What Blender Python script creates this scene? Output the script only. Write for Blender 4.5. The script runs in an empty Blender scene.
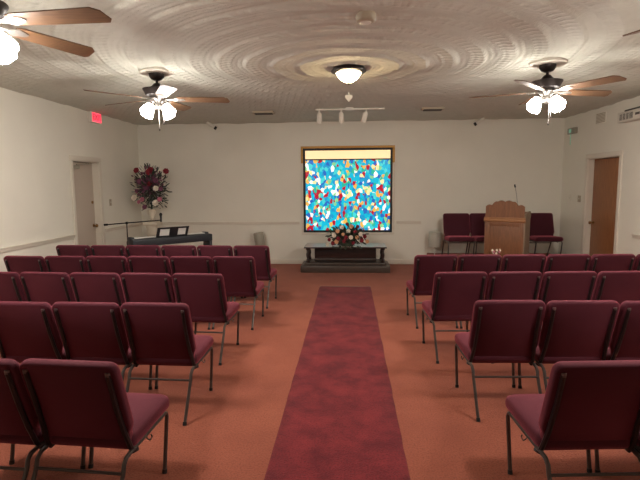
import bpy, bmesh, math, random
from mathutils import Vector, Matrix
PI = math.pi
R = math.radians
sc = bpy.context.scene
C = sc.collection

# ------------------------------------------------------------------ camera
cam_d = bpy.data.cameras.new('camera')
cam = bpy.data.objects.new('camera', cam_d)
C.objects.link(cam)
cam_d.sensor_width = 36.0
cam_d.lens = 481.23 / 640 * 36
cam_d.clip_start = 0.05
PITCH, ROLL, YAW, EYE = 0.1168, 0.0078, 0.062, 1.6773
R0 = Vector((math.cos(YAW), math.sin(YAW), 0))
F0 = Vector((-math.sin(YAW) * math.cos(PITCH), math.cos(YAW) * math.cos(PITCH), -math.sin(PITCH)))
U0 = Vector((-math.sin(YAW) * math.sin(PITCH), math.cos(YAW) * math.sin(PITCH), math.cos(PITCH)))
cr = math.cos(ROLL) * R0 - math.sin(ROLL) * U0
cu = math.sin(ROLL) * R0 + math.cos(ROLL) * U0
m = Matrix.Identity(4)
for i in range(3):
    m[i][0], m[i][1], m[i][2] = cr[i], cu[i], -F0[i]
m[2][3] = EYE
cam.matrix_world = m
sc.camera = cam

# ------------------------------------------------------------------ world, exposure, light levels
w = bpy.data.worlds.new('world')
sc.world = w
w.use_nodes = True
w.node_tree.nodes['Background'].inputs[0].default_value = (0.05, 0.05, 0.06, 1)
w.node_tree.nodes['Background'].inputs[1].default_value = 0.3
sc.view_settings.view_transform = 'Standard'
sc.view_settings.look = 'None'
sc.view_settings.exposure = 0.60
sc.view_settings.gamma = 1.0
sc.view_settings.use_curve_mapping = False
BULB_LIGHT = 540.0     # emission of the bulbs in the open mouths of the shades
FAN_LIGHT = 34.0       # emission of the frosted glass shades of the fans
DOME_LIGHT = 42.0      # emission of the ceiling dome
WINDOW_LIGHT = 0.60     # backlit stained glass

XL, XR, YB, YF, HC = -4.414, 4.239, 9.97, -3.2, 2.93

# ------------------------------------------------------------------ materials
def srgb(r, g, b):
    f = lambda c: c / 12.92 if c <= 0.04045 else ((c + 0.055) / 1.055) ** 2.4
    return (f(r / 255), f(g / 255), f(b / 255), 1)

def mat(name, col, rough=0.6, metal=0.0, noise=0.0, scale=20, bump=0.0, bscale=60, sheen=0.0, spec=0.5, coat=0.0, stretch=None):
    mt = bpy.data.materials.new(name)
    mt.use_nodes = True
    nt = mt.node_tree
    b = nt.nodes['Principled BSDF']
    c = srgb(*col)
    b.inputs['Base Color'].default_value = c
    b.inputs['Roughness'].default_value = rough
    b.inputs['Metallic'].default_value = metal
    b.inputs['Specular IOR Level'].default_value = spec
    b.inputs['Sheen Weight'].default_value = sheen
    b.inputs['Coat Weight'].default_value = coat
    tc = nt.nodes.new('ShaderNodeTexCoord')
    mp = nt.nodes.new('ShaderNodeMapping')
    nt.links.new(tc.outputs['Object'], mp.inputs['Vector'])
    if stretch:
        mp.inputs['Scale'].default_value = stretch
    if noise > 0:
        n = nt.nodes.new('ShaderNodeTexNoise')
        n.inputs['Scale'].default_value = scale
        n.inputs['Detail'].default_value = 5
        nt.links.new(mp.outputs[0], n.inputs['Vector'])
        r = nt.nodes.new('ShaderNodeValToRGB')
        r.color_ramp.elements[0].position = 0.3
        r.color_ramp.elements[1].position = 0.7
        r.color_ramp.elements[0].color = tuple(x * (1 - noise) for x in c[:3]) + (1,)
        r.color_ramp.elements[1].color = tuple(min(1, x * (1 + noise)) for x in c[:3]) + (1,)
        nt.links.new(n.outputs['Fac'], r.inputs['Fac'])
        nt.links.new(r.outputs[0], b.inputs['Base Color'])
    if bump > 0:
        n2 = nt.nodes.new('ShaderNodeTexNoise')
        n2.inputs['Scale'].default_value = bscale
        n2.inputs['Detail'].default_value = 3
        nt.links.new(tc.outputs['Object'], n2.inputs['Vector'])
        bp = nt.nodes.new('ShaderNodeBump')
        bp.inputs['Strength'].default_value = bump
        bp.inputs['Distance'].default_value = 0.01
        nt.links.new(n2.outputs['Fac'], bp.inputs['Height'])
        nt.links.new(bp.outputs[0], b.inputs['Normal'])
    return mt

def emis(name, col, strength, base=None):
    mt = mat(name, base or col, 0.4)
    b = mt.node_tree.nodes['Principled BSDF']
    b.inputs['Emission Color'].default_value = srgb(*col)
    b.inputs['Emission Strength'].default_value = strength
    return mt

M = {}
M['wall'] = mat('wall_paint', (236, 232, 220), 0.75, noise=0.025, scale=1.5, bump=0.12, bscale=45, spec=0.25)
M['trim'] = mat('white_trim_paint', (228, 220, 206), 0.45)
M['fabric'] = mat('burgundy_fabric', (67, 24, 36), 0.8, noise=0.12, scale=160, bump=0.25, bscale=400, sheen=0.65, spec=0.22)
M['fabric'].node_tree.nodes['Principled BSDF'].inputs['Sheen Tint'].default_value = srgb(240, 122, 140)
M['frame'] = mat('gunmetal_frame', (92, 86, 83), 0.38, metal=0.75)
M['upright'] = mat('dark_upright', (38, 33, 35), 0.4, metal=0.3)
M['cap'] = mat('silver_cap', (130, 122, 120), 0.35, metal=0.7)
M['rubber'] = mat('black_rubber', (25, 24, 24), 0.7)
M['black'] = mat('black_plastic', (30, 31, 35), 0.45)
M['blackmetal'] = mat('black_metal', (26, 25, 26), 0.4, metal=0.5)
M['piano'] = mat('piano_charcoal', (44, 47, 54), 0.5)
M['ivory'] = mat('key_white', (226, 224, 216), 0.3)
M['bronze'] = mat('dark_bronze', (42, 34, 32), 0.4, metal=0.4)
M['pewter'] = mat('brushed_pewter', (170, 165, 160), 0.3, metal=0.8)
M['white'] = mat('white_plastic', (226, 220, 208), 0.45)
M['beige'] = mat('beige_plastic', (176, 164, 142), 0.5)
M['grey'] = mat('grey_plastic', (160, 155, 140), 0.5)
M['grille'] = mat('grille_shade_grey', (88, 84, 78), 0.6)  # display grey; also the painted shade in vents and above the air unit
M['paper'] = mat('paper', (235, 232, 226), 0.7)
M['brass'] = mat('aged_brass', (150, 115, 70), 0.35, metal=0.85)
M['duct_dark'] = mat('painted_recess_shade', (30, 27, 25), 0.8)  # near-black painted in for the shade inside the ceiling vents
M['espresso'] = mat('espresso_wood', (44, 28, 26), 0.3, noise=0.25, scale=6, stretch=(1, 8, 8), coat=0.2)
M['greywood'] = mat('grey_brown_wood', (70, 58, 51), 0.4, noise=0.2, scale=6, stretch=(1, 8, 8))
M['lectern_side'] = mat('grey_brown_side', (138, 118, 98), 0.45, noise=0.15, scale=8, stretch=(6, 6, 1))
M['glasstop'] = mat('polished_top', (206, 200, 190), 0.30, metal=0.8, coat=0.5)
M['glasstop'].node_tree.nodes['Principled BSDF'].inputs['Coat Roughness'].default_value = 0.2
M['oak'] = mat('oak_wood', (128, 84, 55), 0.45, noise=0.22, scale=9, stretch=(7, 7, 0.8))
M['oak_light'] = mat('light_oak_moulding', (160, 112, 74), 0.4, noise=0.15, scale=9, stretch=(1, 6, 6))
M['doorwood'] = mat('brown_door_wood', (150, 98, 60), 0.4, noise=0.25, scale=7, stretch=(9, 9, 0.6))
M['blade'] = mat('walnut_blade', (104, 76, 54), 0.45, noise=0.25, scale=10, stretch=(1, 9, 9))
M['doorpaint'] = mat('painted_door', (198, 184, 170), 0.5)
M['shade'] = emis('lit_frosted_glass', (255, 248, 238), FAN_LIGHT, (240, 238, 232))
M['bulb'] = emis('lit_bulb', (255, 248, 238), BULB_LIGHT, (250, 248, 242))
M['domeglass'] = emis('lit_dome_glass', (255, 226, 176), DOME_LIGHT, (240, 235, 220))
M['redlit'] = emis('red_lit_face', (255, 70, 90), 1.1, (220, 60, 70))
M['reddark'] = mat('dark_red_letter', (120, 10, 25), 0.5)
M['green_glow'] = emis('faint_glow_green', (150, 215, 185), 0.15, (150, 205, 180))  # cover and cord glow faintly, though neither is a lamp
M['leaf'] = mat('dark_leaf', (56, 66, 52), 0.6, noise=0.4, scale=30)
M['leaf2'] = mat('dusty_leaf', (100, 104, 104), 0.6, noise=0.3, scale=30)
M['rose'] = mat('red_petal', (130, 24, 42), 0.6, noise=0.2, scale=60)
M['plum'] = mat('plum_petal', (126, 72, 98), 0.6, noise=0.3, scale=60)
M['pink'] = mat('pink_petal', (196, 120, 140), 0.6, noise=0.2, scale=60)
M['cream'] = mat('cream_petal', (232, 220, 204), 0.6, noise=0.06, scale=60)
M['peach'] = mat('peach_petal', (222, 168, 126), 0.6, noise=0.12, scale=60)
M['plaster'] = mat('white_plaster', (222, 212, 194), 0.5)
M['frosted'] = mat('frosted_grey_shade', (190, 188, 176), 0.4)
M['glow_gold'] = mat('window_glow_gold', (196, 146, 70), 0.4, metal=0.2)  # glow of the window on the upper frame, painted in as gold
M['leadblack'] = mat('black_window_edge', (18, 18, 18), 0.5)

def carpet(name, c1, c2, c3, big=1.2):
    mt = bpy.data.materials.new(name)
    mt.use_nodes = True
    nt = mt.node_tree
    b = nt.nodes['Principled BSDF']
    b.inputs['Roughness'].default_value = 0.95
    b.inputs['Specular IOR Level'].default_value = 0.1
    b.inputs['Sheen Weight'].default_value = 0.08
    tc = nt.nodes.new('ShaderNodeTexCoord')
    n1 = nt.nodes.new('ShaderNodeTexNoise')
    n1.inputs['Scale'].default_value = big
    n1.inputs['Detail'].default_value = 6
    n1.inputs['Roughness'].default_value = 0.65
    n2 = nt.nodes.new('ShaderNodeTexNoise')
    n2.inputs['Scale'].default_value = 90
    n2.inputs['Detail'].default_value = 4
    for n in (n1, n2):
        nt.links.new(tc.outputs['Object'], n.inputs['Vector'])
    r1 = nt.nodes.new('ShaderNodeValToRGB')
    r1.color_ramp.elements[0].position = 0.35
    r1.color_ramp.elements[0].color = srgb(*c1)
    r1.color_ramp.elements[1].position = 0.65
    r1.color_ramp.elements[1].color = srgb(*c2)
    nt.links.new(n1.outputs['Fac'], r1.inputs['Fac'])
    mx = nt.nodes.new('ShaderNodeMixRGB')
    mx.inputs['Color2'].default_value = srgb(*c3)
    mr = nt.nodes.new('ShaderNodeMapRange')
    mr.inputs['From Min'].default_value = 0.45
    mr.inputs['From Max'].default_value = 0.75
    mr.inputs['To Max'].default_value = 0.75
    nt.links.new(n2.outputs['Fac'], mr.inputs['Value'])
    nt.links.new(mr.outputs[0], mx.inputs['Fac'])
    nt.links.new(r1.outputs[0], mx.inputs['Color1'])
    nt.links.new(mx.outputs[0], b.inputs['Base Color'])
    bp = nt.nodes.new('ShaderNodeBump')
    bp.inputs['Strength'].default_value = 0.5
    bp.inputs['Distance'].default_value = 0.01
    nt.links.new(n2.outputs['Fac'], bp.inputs['Height'])
    nt.links.new(bp.outputs[0], b.inputs['Normal'])
    return mt
M['carpet'] = carpet('rust_carpet', (144, 80, 63), (164, 94, 73), (112, 60, 48))
M['runner'] = carpet('dark_red_runner', (98, 33, 40), (136, 50, 54), (80, 26, 32), 4.2)

def ceiling_mat():
    """trowelled plaster: concentric combed rings round the middle lamp (object origin = that lamp)"""
    mt = bpy.data.materials.new('combed_ring_plaster')
    mt.use_nodes = True
    nt = mt.node_tree
    b = nt.nodes['Principled BSDF']
    b.inputs['Roughness'].default_value = 0.8
    b.inputs['Specular IOR Level'].default_value = 0.2
    L = nt.links.new
    tc = nt.nodes.new('ShaderNodeTexCoord')
    def noise(scale, detail=3, vec=None):
        n = nt.nodes.new('ShaderNodeTexNoise')
        n.inputs['Scale'].default_value = scale
        n.inputs['Detail'].default_value = detail
        L(vec or tc.outputs['Object'], n.inputs['Vector'])
        return n.outputs['Fac']
    def ma(op, a, b_=None, c=None):
        n = nt.nodes.new('ShaderNodeMath')
        n.operation = op
        for i, v in enumerate((a, b_, c)):
            if v is None: continue
            if isinstance(v, (int, float)): n.inputs[i].default_value = v
            else: L(v, n.inputs[i])
        return n.outputs[0]
    sep = nt.nodes.new('ShaderNodeSeparateXYZ')
    L(tc.outputs['Object'], sep.inputs[0])
    x, y = sep.outputs[0], sep.outputs[1]
    r = ma('SQRT', ma('ADD', ma('MULTIPLY', x, x), ma('MULTIPLY', y, y)))
    wob = ma('MULTIPLY', ma('SUBTRACT', noise(1.3, 2), 0.5), 0.10)
    rr = ma('ADD', r, wob)
    th = ma('ARCTAN2', y, x)
    P = 0.285
    q = ma('DIVIDE', rr, P)
    k = ma('FLOOR', q)
    fr = ma('FRACT', q)
    # ring profile: ramp with a raised lip at the end of each pass, plus fine tooth lines
    lip = ma('POWER', fr, 5.0)
    hump = ma('SINE', ma('MULTIPLY', fr, PI))
    fine = ma('SINE', ma('MULTIPLY', q, 2 * PI * 5))
    # comb marks across the pass
    N = ma('ROUND', ma('MULTIPLY', ma('ADD', k, 0.6), 2 * PI * P / 0.10))
    comb = ma('SINE', ma('ADD', ma('MULTIPLY', th, N), ma('MULTIPLY', fr, 4.0)))
    comb = ma('MAXIMUM', comb, -0.2)
    combm = ma('MULTIPLY', comb, ma('MULTIPLY', ma('GREATER_THAN', fr, 0.42), ma('LESS_THAN', fr, 0.9)))
    combm = ma('MULTIPLY', combm, ma('ADD', 0.25, noise(2.5, 2)))
    h = ma('ADD', ma('MULTIPLY', fine, 0.06), ma('MULTIPLY', combm, 0.30))
    h = ma('ADD', h, ma('MULTIPLY', noise(28, 4), 0.35))
    bp = nt.nodes.new('ShaderNodeBump')
    bp.inputs['Strength'].default_value = 0.9
    bp.inputs['Distance'].default_value = 0.02
    L(h, bp.inputs['Height'])
    L(bp.outputs[0], b.inputs['Normal'])
    mx = nt.nodes.new('ShaderNodeMixRGB')
    mx.inputs['Color1'].default_value = srgb(200, 200, 188)
    mx.inputs['Color2'].default_value = srgb(218, 218, 206)
    L(noise(6, 4), mx.inputs['Fac'])
    L(mx.outputs[0], b.inputs['Base Color'])
    return mt
M['ceiling'] = ceiling_mat()

def mosaic_mat():
    mt = bpy.data.materials.new('mosaic_stained_glass')
    mt.use_nodes = True
    nt = mt.node_tree
    b = nt.nodes['Principled BSDF']
    L = nt.links.new
    tc = nt.nodes.new('ShaderNodeTexCoord')
    mp = nt.nodes.new('ShaderNodeMapping')
    mp.inputs['Rotation'].default_value = (0, 0.5, 0)
    mp.inputs['Scale'].default_value = (1.15, 0.02, 0.85)
    L(tc.outputs['Object'], mp.inputs['Vector'])
    nz = nt.nodes.new('ShaderNodeTexNoise')
    nz.inputs['Scale'].default_value = 9
    L(mp.outputs[0], nz.inputs['Vector'])
    ad = nt.nodes.new('ShaderNodeVectorMath')
    ad.operation = 'MULTIPLY_ADD'
    L(nz.outputs['Color'], ad.inputs[0])
    ad.inputs[1].default_value = (0.06, 0.0, 0.06)
    L(mp.outputs[0], ad.inputs[2])
    v = nt.nodes.new('ShaderNodeTexVoronoi')
    v.inputs['Scale'].default_value = 15.5
    v.inputs['Randomness'].default_value = 0.95
    L(ad.outputs[0], v.inputs['Vector'])
    sp = nt.nodes.new('ShaderNodeSeparateColor')
    L(v.outputs['Color'], sp.inputs[0])
    r = nt.nodes.new('ShaderNodeValToRGB')
    r.color_ramp.interpolation = 'CONSTANT'
    stops = [(0.0, (14, 176, 208)), (0.26, (30, 146, 198)), (0.38, (66, 200, 206)), (0.47, (38, 100, 186)),
             (0.56, (245, 248, 244)), (0.64, (172, 22, 44)), (0.76, (230, 176, 80)), (0.83, (130, 198, 140)),
             (0.90, (236, 226, 160)), (0.95, (40, 176, 150))]
    e = r.color_ramp.elements
    e[0].position, e[0].color = 0.0, srgb(*stops[0][1])
    e[1].position, e[1].color = stops[1][0], srgb(*stops[1][1])
    for p, c in stops[2:]:
        n = e.new(p)
        n.color = srgb(*c)
    L(sp.outputs[0], r.inputs['Fac'])
    L(r.outputs[0], b.inputs['Base Color'])
    L(r.outputs[0], b.inputs['Emission Color'])
    b.inputs['Emission Strength'].default_value = WINDOW_LIGHT
    b.inputs['Roughness'].default_value = 0.2
    mx = b.inputs['Base Color']
    return mt
M['mosaic'] = mosaic_mat()
M['amber'] = emis('backlit_cream_glass', (255, 222, 168), WINDOW_LIGHT * 1.0)

# ------------------------------------------------------------------ mesh helpers
class MB:
    def __init__(s):
        s.bm = bmesh.new()
    def add(s, verts, faces):
        vs = [s.bm.verts.new(v) for v in verts]
        for f in faces:
            try: s.bm.faces.new([vs[i] for i in f])
            except ValueError: pass
        return s
    def box(s, c, size, rz=0, bevel=0.0, rot=None):
        b = bmesh.new()
        bmesh.ops.create_cube(b, size=1)
        bmesh.ops.scale(b, vec=size, verts=b.verts)
        if bevel > 0:
            bmesh.ops.bevel(b, geom=list(b.edges), offset=bevel, segments=2, affect='EDGES', profile=0.5)
        mt = Matrix.Translation(c) @ (rot.to_4x4() if rot else Matrix.Rotation(rz, 4, 'Z'))
        bmesh.ops.transform(b, matrix=mt, verts=b.verts)
        return s.merge(b)
    def merge(s, b):
        b.verts.index_update()
        vs = [s.bm.verts.new(v.co) for v in b.verts]
        for f in b.faces:
            s.bm.faces.new([vs[v.index] for v in f.verts])
        b.free()
        return s
    def tube(s, pts, r, seg=10, r2=None, caps=True):
        pts = [Vector(p) for p in pts]
        n = len(pts)
        rings = []
        prev = None
        for i, p in enumerate(pts):
            d = (pts[min(i + 1, n - 1)] - pts[max(i - 1, 0)]).normalized()
            if prev is None:
                a = d.orthogonal().normalized()
            else:
                a = (prev - d * prev.dot(d)).normalized()
            prev = a
            bb = d.cross(a)
            rad = r[i] if isinstance(r, (list, tuple)) else (r if r2 is None else r + (r2 - r) * i / (n - 1))
            rings.append([s.bm.verts.new(p + (a * math.cos(t) + bb * math.sin(t)) * rad) for t in [2 * PI * k / seg for k in range(seg)]])
        for i in range(n - 1):
            for k in range(seg):
                s.bm.faces.new([rings[i][k], rings[i][(k + 1) % seg], rings[i + 1][(k + 1) % seg], rings[i + 1][k]])
        if caps:
            s.bm.faces.new(rings[0][::-1])
            s.bm.faces.new(rings[-1])
        return s
    def lathe(s, prof, c=(0, 0, 0), seg=24, mtx=None, caps=True):
        mtx = mtx or Matrix.Identity(4)
        c = Vector(c)
        rings = []
        for (r, z) in prof:
            rings.append([s.bm.verts.new(mtx @ Vector((r * math.cos(t), r * math.sin(t), z)) + c) for t in [2 * PI * k / seg for k in range(seg)]])
        for i in range(len(prof) - 1):
            for k in range(seg):
                s.bm.faces.new([rings[i][k], rings[i][(k + 1) % seg], rings[i + 1][(k + 1) % seg], rings[i + 1][k]])
        if caps:
            s.bm.faces.new(rings[0][::-1])
            s.bm.faces.new(rings[-1])
        return s
    def prism(s, poly, d, mtx=None):
        """2-D outline in local xz, thickness d along y (centred)"""
        mtx = mtx or Matrix.Identity(4)
        a = [s.bm.verts.new(mtx @ Vector((x, -d / 2, z))) for x, z in poly]
        b = [s.bm.verts.new(mtx @ Vector((x, d / 2, z))) for x, z in poly]
        n = len(poly)
        s.bm.faces.new(a)
        s.bm.faces.new(b[::-1])
        for i in range(n):
            s.bm.faces.new([a[(i + 1) % n], a[i], b[i], b[(i + 1) % n]])
        return s
    def pad(s, outline, prof, mtx):
        """outline: 2-D loop (ccw), prof: list of (inset, height); lofted and capped"""
        n = len(outline)
        xs, ys = [p[0] for p in outline], [p[1] for p in outline]
        cx, cy = (min(xs) + max(xs)) / 2, (min(ys) + max(ys)) / 2
        hx, hy = (max(xs) - min(xs)) / 2, (max(ys) - min(ys)) / 2
        rings = []
        for ins, h in prof:
            kx, ky = 1 - ins / hx, 1 - ins / hy
            rings.append([s.bm.verts.new(mtx @ Vector((cx + (x - cx) * kx, cy + (y - cy) * ky, h))) for x, y in outline])
        for j in range(len(prof) - 1):
            for i in range(n):
                s.bm.faces.new([rings[j][i], rings[j][(i + 1) % n], rings[j + 1][(i + 1) % n], rings[j + 1][i]])
        s.bm.faces.new(rings[0][::-1])
        s.bm.faces.new(rings[-1])
        return s
    def build(s, name, mt, parent=None, smooth=40):
        bmesh.ops.recalc_face_normals(s.bm, faces=list(s.bm.faces))
        me = bpy.data.meshes.new(name)
        s.bm.to_mesh(me)
        s.bm.free()
        if smooth:
            for p in me.polygons: p.use_smooth = True
            me.set_sharp_from_angle(angle=R(smooth))
        me.materials.append(mt)
        o = bpy.data.objects.new(name, me)
        C.objects.link(o)
        if parent: o.parent = parent
        return o

def rrect(w, d, r, n=5, cx=0, cy=0):
    pts = []
    for (sx, sy, a0) in ((1, 1, 0), (-1, 1, 90), (-1, -1, 180), (1, -1, 270)):
        for k in range(n + 1):
            a = R(a0 + 90 * k / n)
            pts.append((cx + sx * (w / 2 - r) + r * math.cos(a), cy + sy * (d / 2 - r) + r * math.sin(a)))
    return pts

def thing(name, label, cat, loc=(0, 0, 0), rz=0, group=None):
    o = bpy.data.objects.new(name, None)
    C.objects.link(o)
    o.empty_display_size = 0.1
    o.location = loc
    o.rotation_euler = (0, 0, rz)
    return tag(o, label, cat, group)

def tag(o, label, cat, group=None):
    o['label'] = label
    o['category'] = cat
    if group: o['group'] = group
    return o

def struct(name, mb, mt, parent=None, smooth=40):
    o = mb.build(name, mt, parent, smooth)
    if parent is None: o['kind'] = 'structure'
    return o

def dup(root, label, loc, rz=0, group=None):
    r = root.copy()
    C.objects.link(r)
    r.location = loc
    r.rotation_euler = (0, 0, rz)
    r['label'] = label
    if group: r['group'] = group
    for ch in list(root.children):
        c = ch.copy()
        C.objects.link(c)
        c.parent = r
        for g in list(ch.children):
            d = g.copy()
            C.objects.link(d)
            d.parent = c
    return r

# ------------------------------------------------------------------ room shell
T = 0.15
W, D = XR - XL, YB - YF
CX, CY = (XL + XR) / 2, (YB + YF) / 2
struct('floor', MB().box((CX, CY, -0.05), (W + 2 * T, D + 2 * T, 0.1)), M['carpet'], smooth=0)
def ceiling_mesh():
    # trowelled concentric rings in real relief, centred on the dome light
    mb = MB().box((CX, CY - 5.41, 0.053), (W + 2 * T, D + 2 * T, 0.1))
    P, NA, DR_ = 0.285, 320, 0.019
    xa, xb, ya, yb = XL - 0.02, XR + 0.02, YF - 5.41 - 0.02, YB - 5.41 + 0.02
    prev = None
    nr = int(10.0 / DR_)
    for j in range(nr):
        ring = []
        for i in range(NA):
            th = 2 * PI * i / NA
            c, s_ = math.cos(th), math.sin(th)
            rm = min((xb if c > 0 else xa) / c if abs(c) > 1e-6 else 99, (yb if s_ > 0 else ya) / s_ if abs(s_) > 1e-6 else 99)
            r = 0.02 + j * DR_
            rr = r + 0.012 * math.sin(3 * th + 0.7 * r) + 0.008 * math.sin(7 * th - 1.3 * r) + 0.006 * math.sin(17 * th + r * 5)
            q = (rr / P) % 1.0
            h = 0.55 * q + 0.45 * q ** 6 + 0.10 * math.sin(q * 2 * PI * 3) * (1 - q) if q < 0.88 else 0.69 * (1 - q) / 0.12
            amp = 0.042 * (0.75 + 0.25 * math.sin(5 * th + 2.1 * r))
            z = -amp * h
            if r > rm: r = rm
            ring.append(mb.bm.verts.new((r * c, r * s_, z)))
        if prev:
            for i in range(NA):
                k = (i + 1) % NA
                if (ring[i].co.xy - prev[i].co.xy).length < 1e-6 and (ring[k].co.xy - prev[k].co.xy).length < 1e-6:
                    continue
                mb.bm.faces.new([prev[i], prev[k], ring[k], ring[i]])
        else:
            mb.bm.faces.new(ring)
        prev = ring
    return mb
ceil = struct('ceiling', ceiling_mesh(), M['ceiling'], smooth=80)
ceil.location = (0, 5.41, HC)
DL = (7.50, 8.30)     # left door opening along y
DR = (7.92, 8.93)     # right door opening
DH = 2.08
# window opening in the back wall
WX0, WX1, WZ0, WZ1 = -0.955, 0.872, 0.665, 2.39

def wall_boxes(rects, axis, pos, sgn):
    mb = MB()
    for a0, a1, z0, z1 in rects:
        if axis == 'x':
            mb.box((pos + sgn * T / 2, (a0 + a1) / 2, (z0 + z1) / 2), (T, a1 - a0, z1 - z0))
        else:
            mb.box(((a0 + a1) / 2, pos + sgn * T / 2, (z0 + z1) / 2), (a1 - a0, T, z1 - z0))
    return mb
struct('wall_left', wall_boxes([(YF, DL[0], 0, HC), (DL[1], YB, 0, HC), (DL[0], DL[1], DH, HC)], 'x', XL, -1), M['wall'], smooth=0)
struct('wall_right', wall_boxes([(YF, DR[0], 0, HC), (DR[1], YB, 0, HC), (DR[0], DR[1], DH, HC)], 'x', XR, 1), M['wall'], smooth=0)
struct('wall_back', wall_boxes([(XL - T, WX0, 0, HC), (WX1, XR + T, 0, HC), (WX0, WX1, 0, WZ0), (WX0, WX1, WZ1, HC)], 'y', YB, 1), M['wall'], smooth=0)
struct('wall_front', wall_boxes([(XL - T, XR + T, 0, HC)], 'y', YF, -1), M['wall'], smooth=0)

# chair rail and baseboards
def rail_y(x0, x1):   # along the back wall
    mb = MB()
    mb.box(((x0 + x1) / 2, YB - 0.011, 0.862), (x1 - x0, 0.022, 0.05), bevel=0.006)
    mb.box(((x0 + x1) / 2, YB - 0.018, 0.888), (x1 - x0, 0.036, 0.018), bevel=0.005)
    return mb
def rail_x(x, s, y0, y1):
    mb = MB()
    mb.box((x + s * 0.011, (y0 + y1) / 2, 0.862), (0.022, y1 - y0, 0.05), bevel=0.006)
    mb.box((x + s * 0.018, (y0 + y1) / 2, 0.888), (0.036, y1 - y0, 0.018), bevel=0.005)
    return mb
struct('trim_1', rail_y(XL, WX0 - 0.09), M['trim'])
struct('trim_2', rail_y(WX1 + 0.09, 1.46), M['trim'])
struct('trim_3', rail_x(XL, 1, YF, DL[0] - 0.08), M['trim'])
struct('trim_4', rail_x(XL, 1, DL[1] + 0.08, YB), M['trim'])
struct('trim_5', rail_x(XR, -1, YF, 7.44), M['trim'])
struct('baseboard_back', MB().box((CX, YB - 0.009, 0.05), (W, 0.018, 0.10), bevel=0.004), M['trim'])
struct('baseboard_left', MB().box((XL + 0.009, (YF + DL[0] - 0.08) / 2, 0.05), (0.018, DL[0] - 0.08 - YF, 0.10), bevel=0.004)
       .box((XL + 0.009, (YB + DL[1] + 0.08) / 2, 0.05), (0.018, YB - DL[1] - 0.08, 0.10), bevel=0.004), M['trim'])
struct('baseboard_right', MB().box((XR - 0.009, (YF + DR[0] - 0.08) / 2, 0.05), (0.018, DR[0] - 0.08 - YF, 0.10), bevel=0.004)
       .box((XR - 0.009, (YB + DR[1] + 0.08) / 2, 0.05), (0.018, YB - DR[1] - 0.08, 0.10), bevel=0.004), M['trim'])
# thin cove strip where ceiling meets back wall
def casing(x, s, y0, y1, wd=0.075):
    mb = MB()
    mb.box((x + s * 0.01, y0 - wd / 2, DH / 2), (0.02, wd, DH), bevel=0.004)
    mb.box((x + s * 0.01, y1 + wd / 2, DH / 2), (0.02, wd, DH), bevel=0.004)
    mb.box((x + s * 0.01, (y0 + y1) / 2, DH + wd / 2), (0.02, y1 - y0 + 2 * wd, wd), bevel=0.004)
    # jambs lining the opening
    mb.box((x - s * T / 2, y0 + 0.006, DH / 2), (T, 0.012, DH))
    mb.box((x - s * T / 2, y1 - 0.006, DH / 2), (T, 0.012, DH))
    mb.box((x - s * T / 2, (y0 + y1) / 2, DH - 0.006), (T, y1 - y0 - 0.024, 0.012))
    return mb
# left door (painted, closer at the top)
o = struct('door_1', MB().box((XL - 0.125, (DL[0] + DL[1]) / 2, DH / 2 - 0.003), (0.04, DL[1] - DL[0] - 0.03, DH - 0.03), bevel=0.002), M['doorpaint'])
struct('door_frame', casing(XL, 1, *DL), M['trim'], o)
mb = MB().box((XL - 0.075, 7.70, DH - 0.10), (0.05, 0.22, 0.055), bevel=0.008)
mb.tube([(XL - 0.07, 7.74, DH - 0.06), (XL - 0.03, 7.92, DH - 0.05), (XL - 0.06, 8.12, DH - 0.035)], 0.009, 6)
struct('door_closer', mb, M['grey'], o)
k = MB().lathe([(0.028, 0), (0.03, 0.008), (0.012, 0.012), (0.012, 0.04), (0.028, 0.05), (0.03, 0.065), (0.018, 0.078)], (XL - 0.105, 8.22, 0.97), 16, Matrix.Rotation(PI / 2, 4, 'Y'))
struct('door_knob', k, M['brass'], o)
k = MB().lathe([(0.026, 0), (0.026, 0.014), (0.016, 0.018)], (XL - 0.105, 8.22, 1.38), 16, Matrix.Rotation(PI / 2, 4, 'Y'))
struct('deadbolt', k, M['brass'], o)
# right door (brown wood)
o = struct('door_2', MB().box((XR + 0.115, (DR[0] + DR[1]) / 2, DH / 2 - 0.003), (0.04, DR[1] - DR[0] - 0.03, DH - 0.03), bevel=0.002), M['doorwood'])
struct('door_frame', casing(XR, -1, *DR), M['trim'], o)
k = MB().lathe([(0.03, 0), (0.032, 0.008), (0.012, 0.012), (0.012, 0.04), (0.028, 0.05), (0.03, 0.065), (0.018, 0.078)], (XR + 0.096, 8.84, 0.95), 16, Matrix.Rotation(-PI / 2, 4, 'Y'))
struct('door_knob', k, M['brass'], o)

# stained glass window, backlit
wcx = (WX0 + WX1) / 2
zt = 2.165    # bar between the mosaic and the plain top pane
o = struct('window_1', MB().box((wcx, YB + 0.06, (WZ0 + zt) / 2), (WX1 - WX0 - 0.02, 0.012, zt - WZ0)), M['mosaic'], smooth=0)
struct('top_pane', MB().box((wcx, YB + 0.06, (WZ1 + zt) / 2), (WX1 - WX0 - 0.02, 0.012, WZ1 - zt)), M['amber'], o, smooth=0)
mb = MB()
e = 0.042
mb.box((WX0 + e / 2, YB + 0.025, (WZ0 + WZ1) / 2), (e, 0.05, WZ1 - WZ0))
mb.box((WX1 - e / 2, YB + 0.025, (WZ0 + WZ1) / 2), (e, 0.05, WZ1 - WZ0))
mb.box((wcx, YB + 0.025, WZ0 + e / 2), (WX1 - WX0 - 2 * e, 0.05, e))
mb.box((wcx, YB + 0.025, WZ1 - e / 2), (WX1 - WX0 - 2 * e, 0.05, e))
mb.box((wcx, YB + 0.025, zt), (WX1 - WX0 - 2 * e, 0.05, 0.022))
struct('window_sash', mb, M['leadblack'], o, smooth=0)
mb = MB()
g = 0.044
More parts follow.
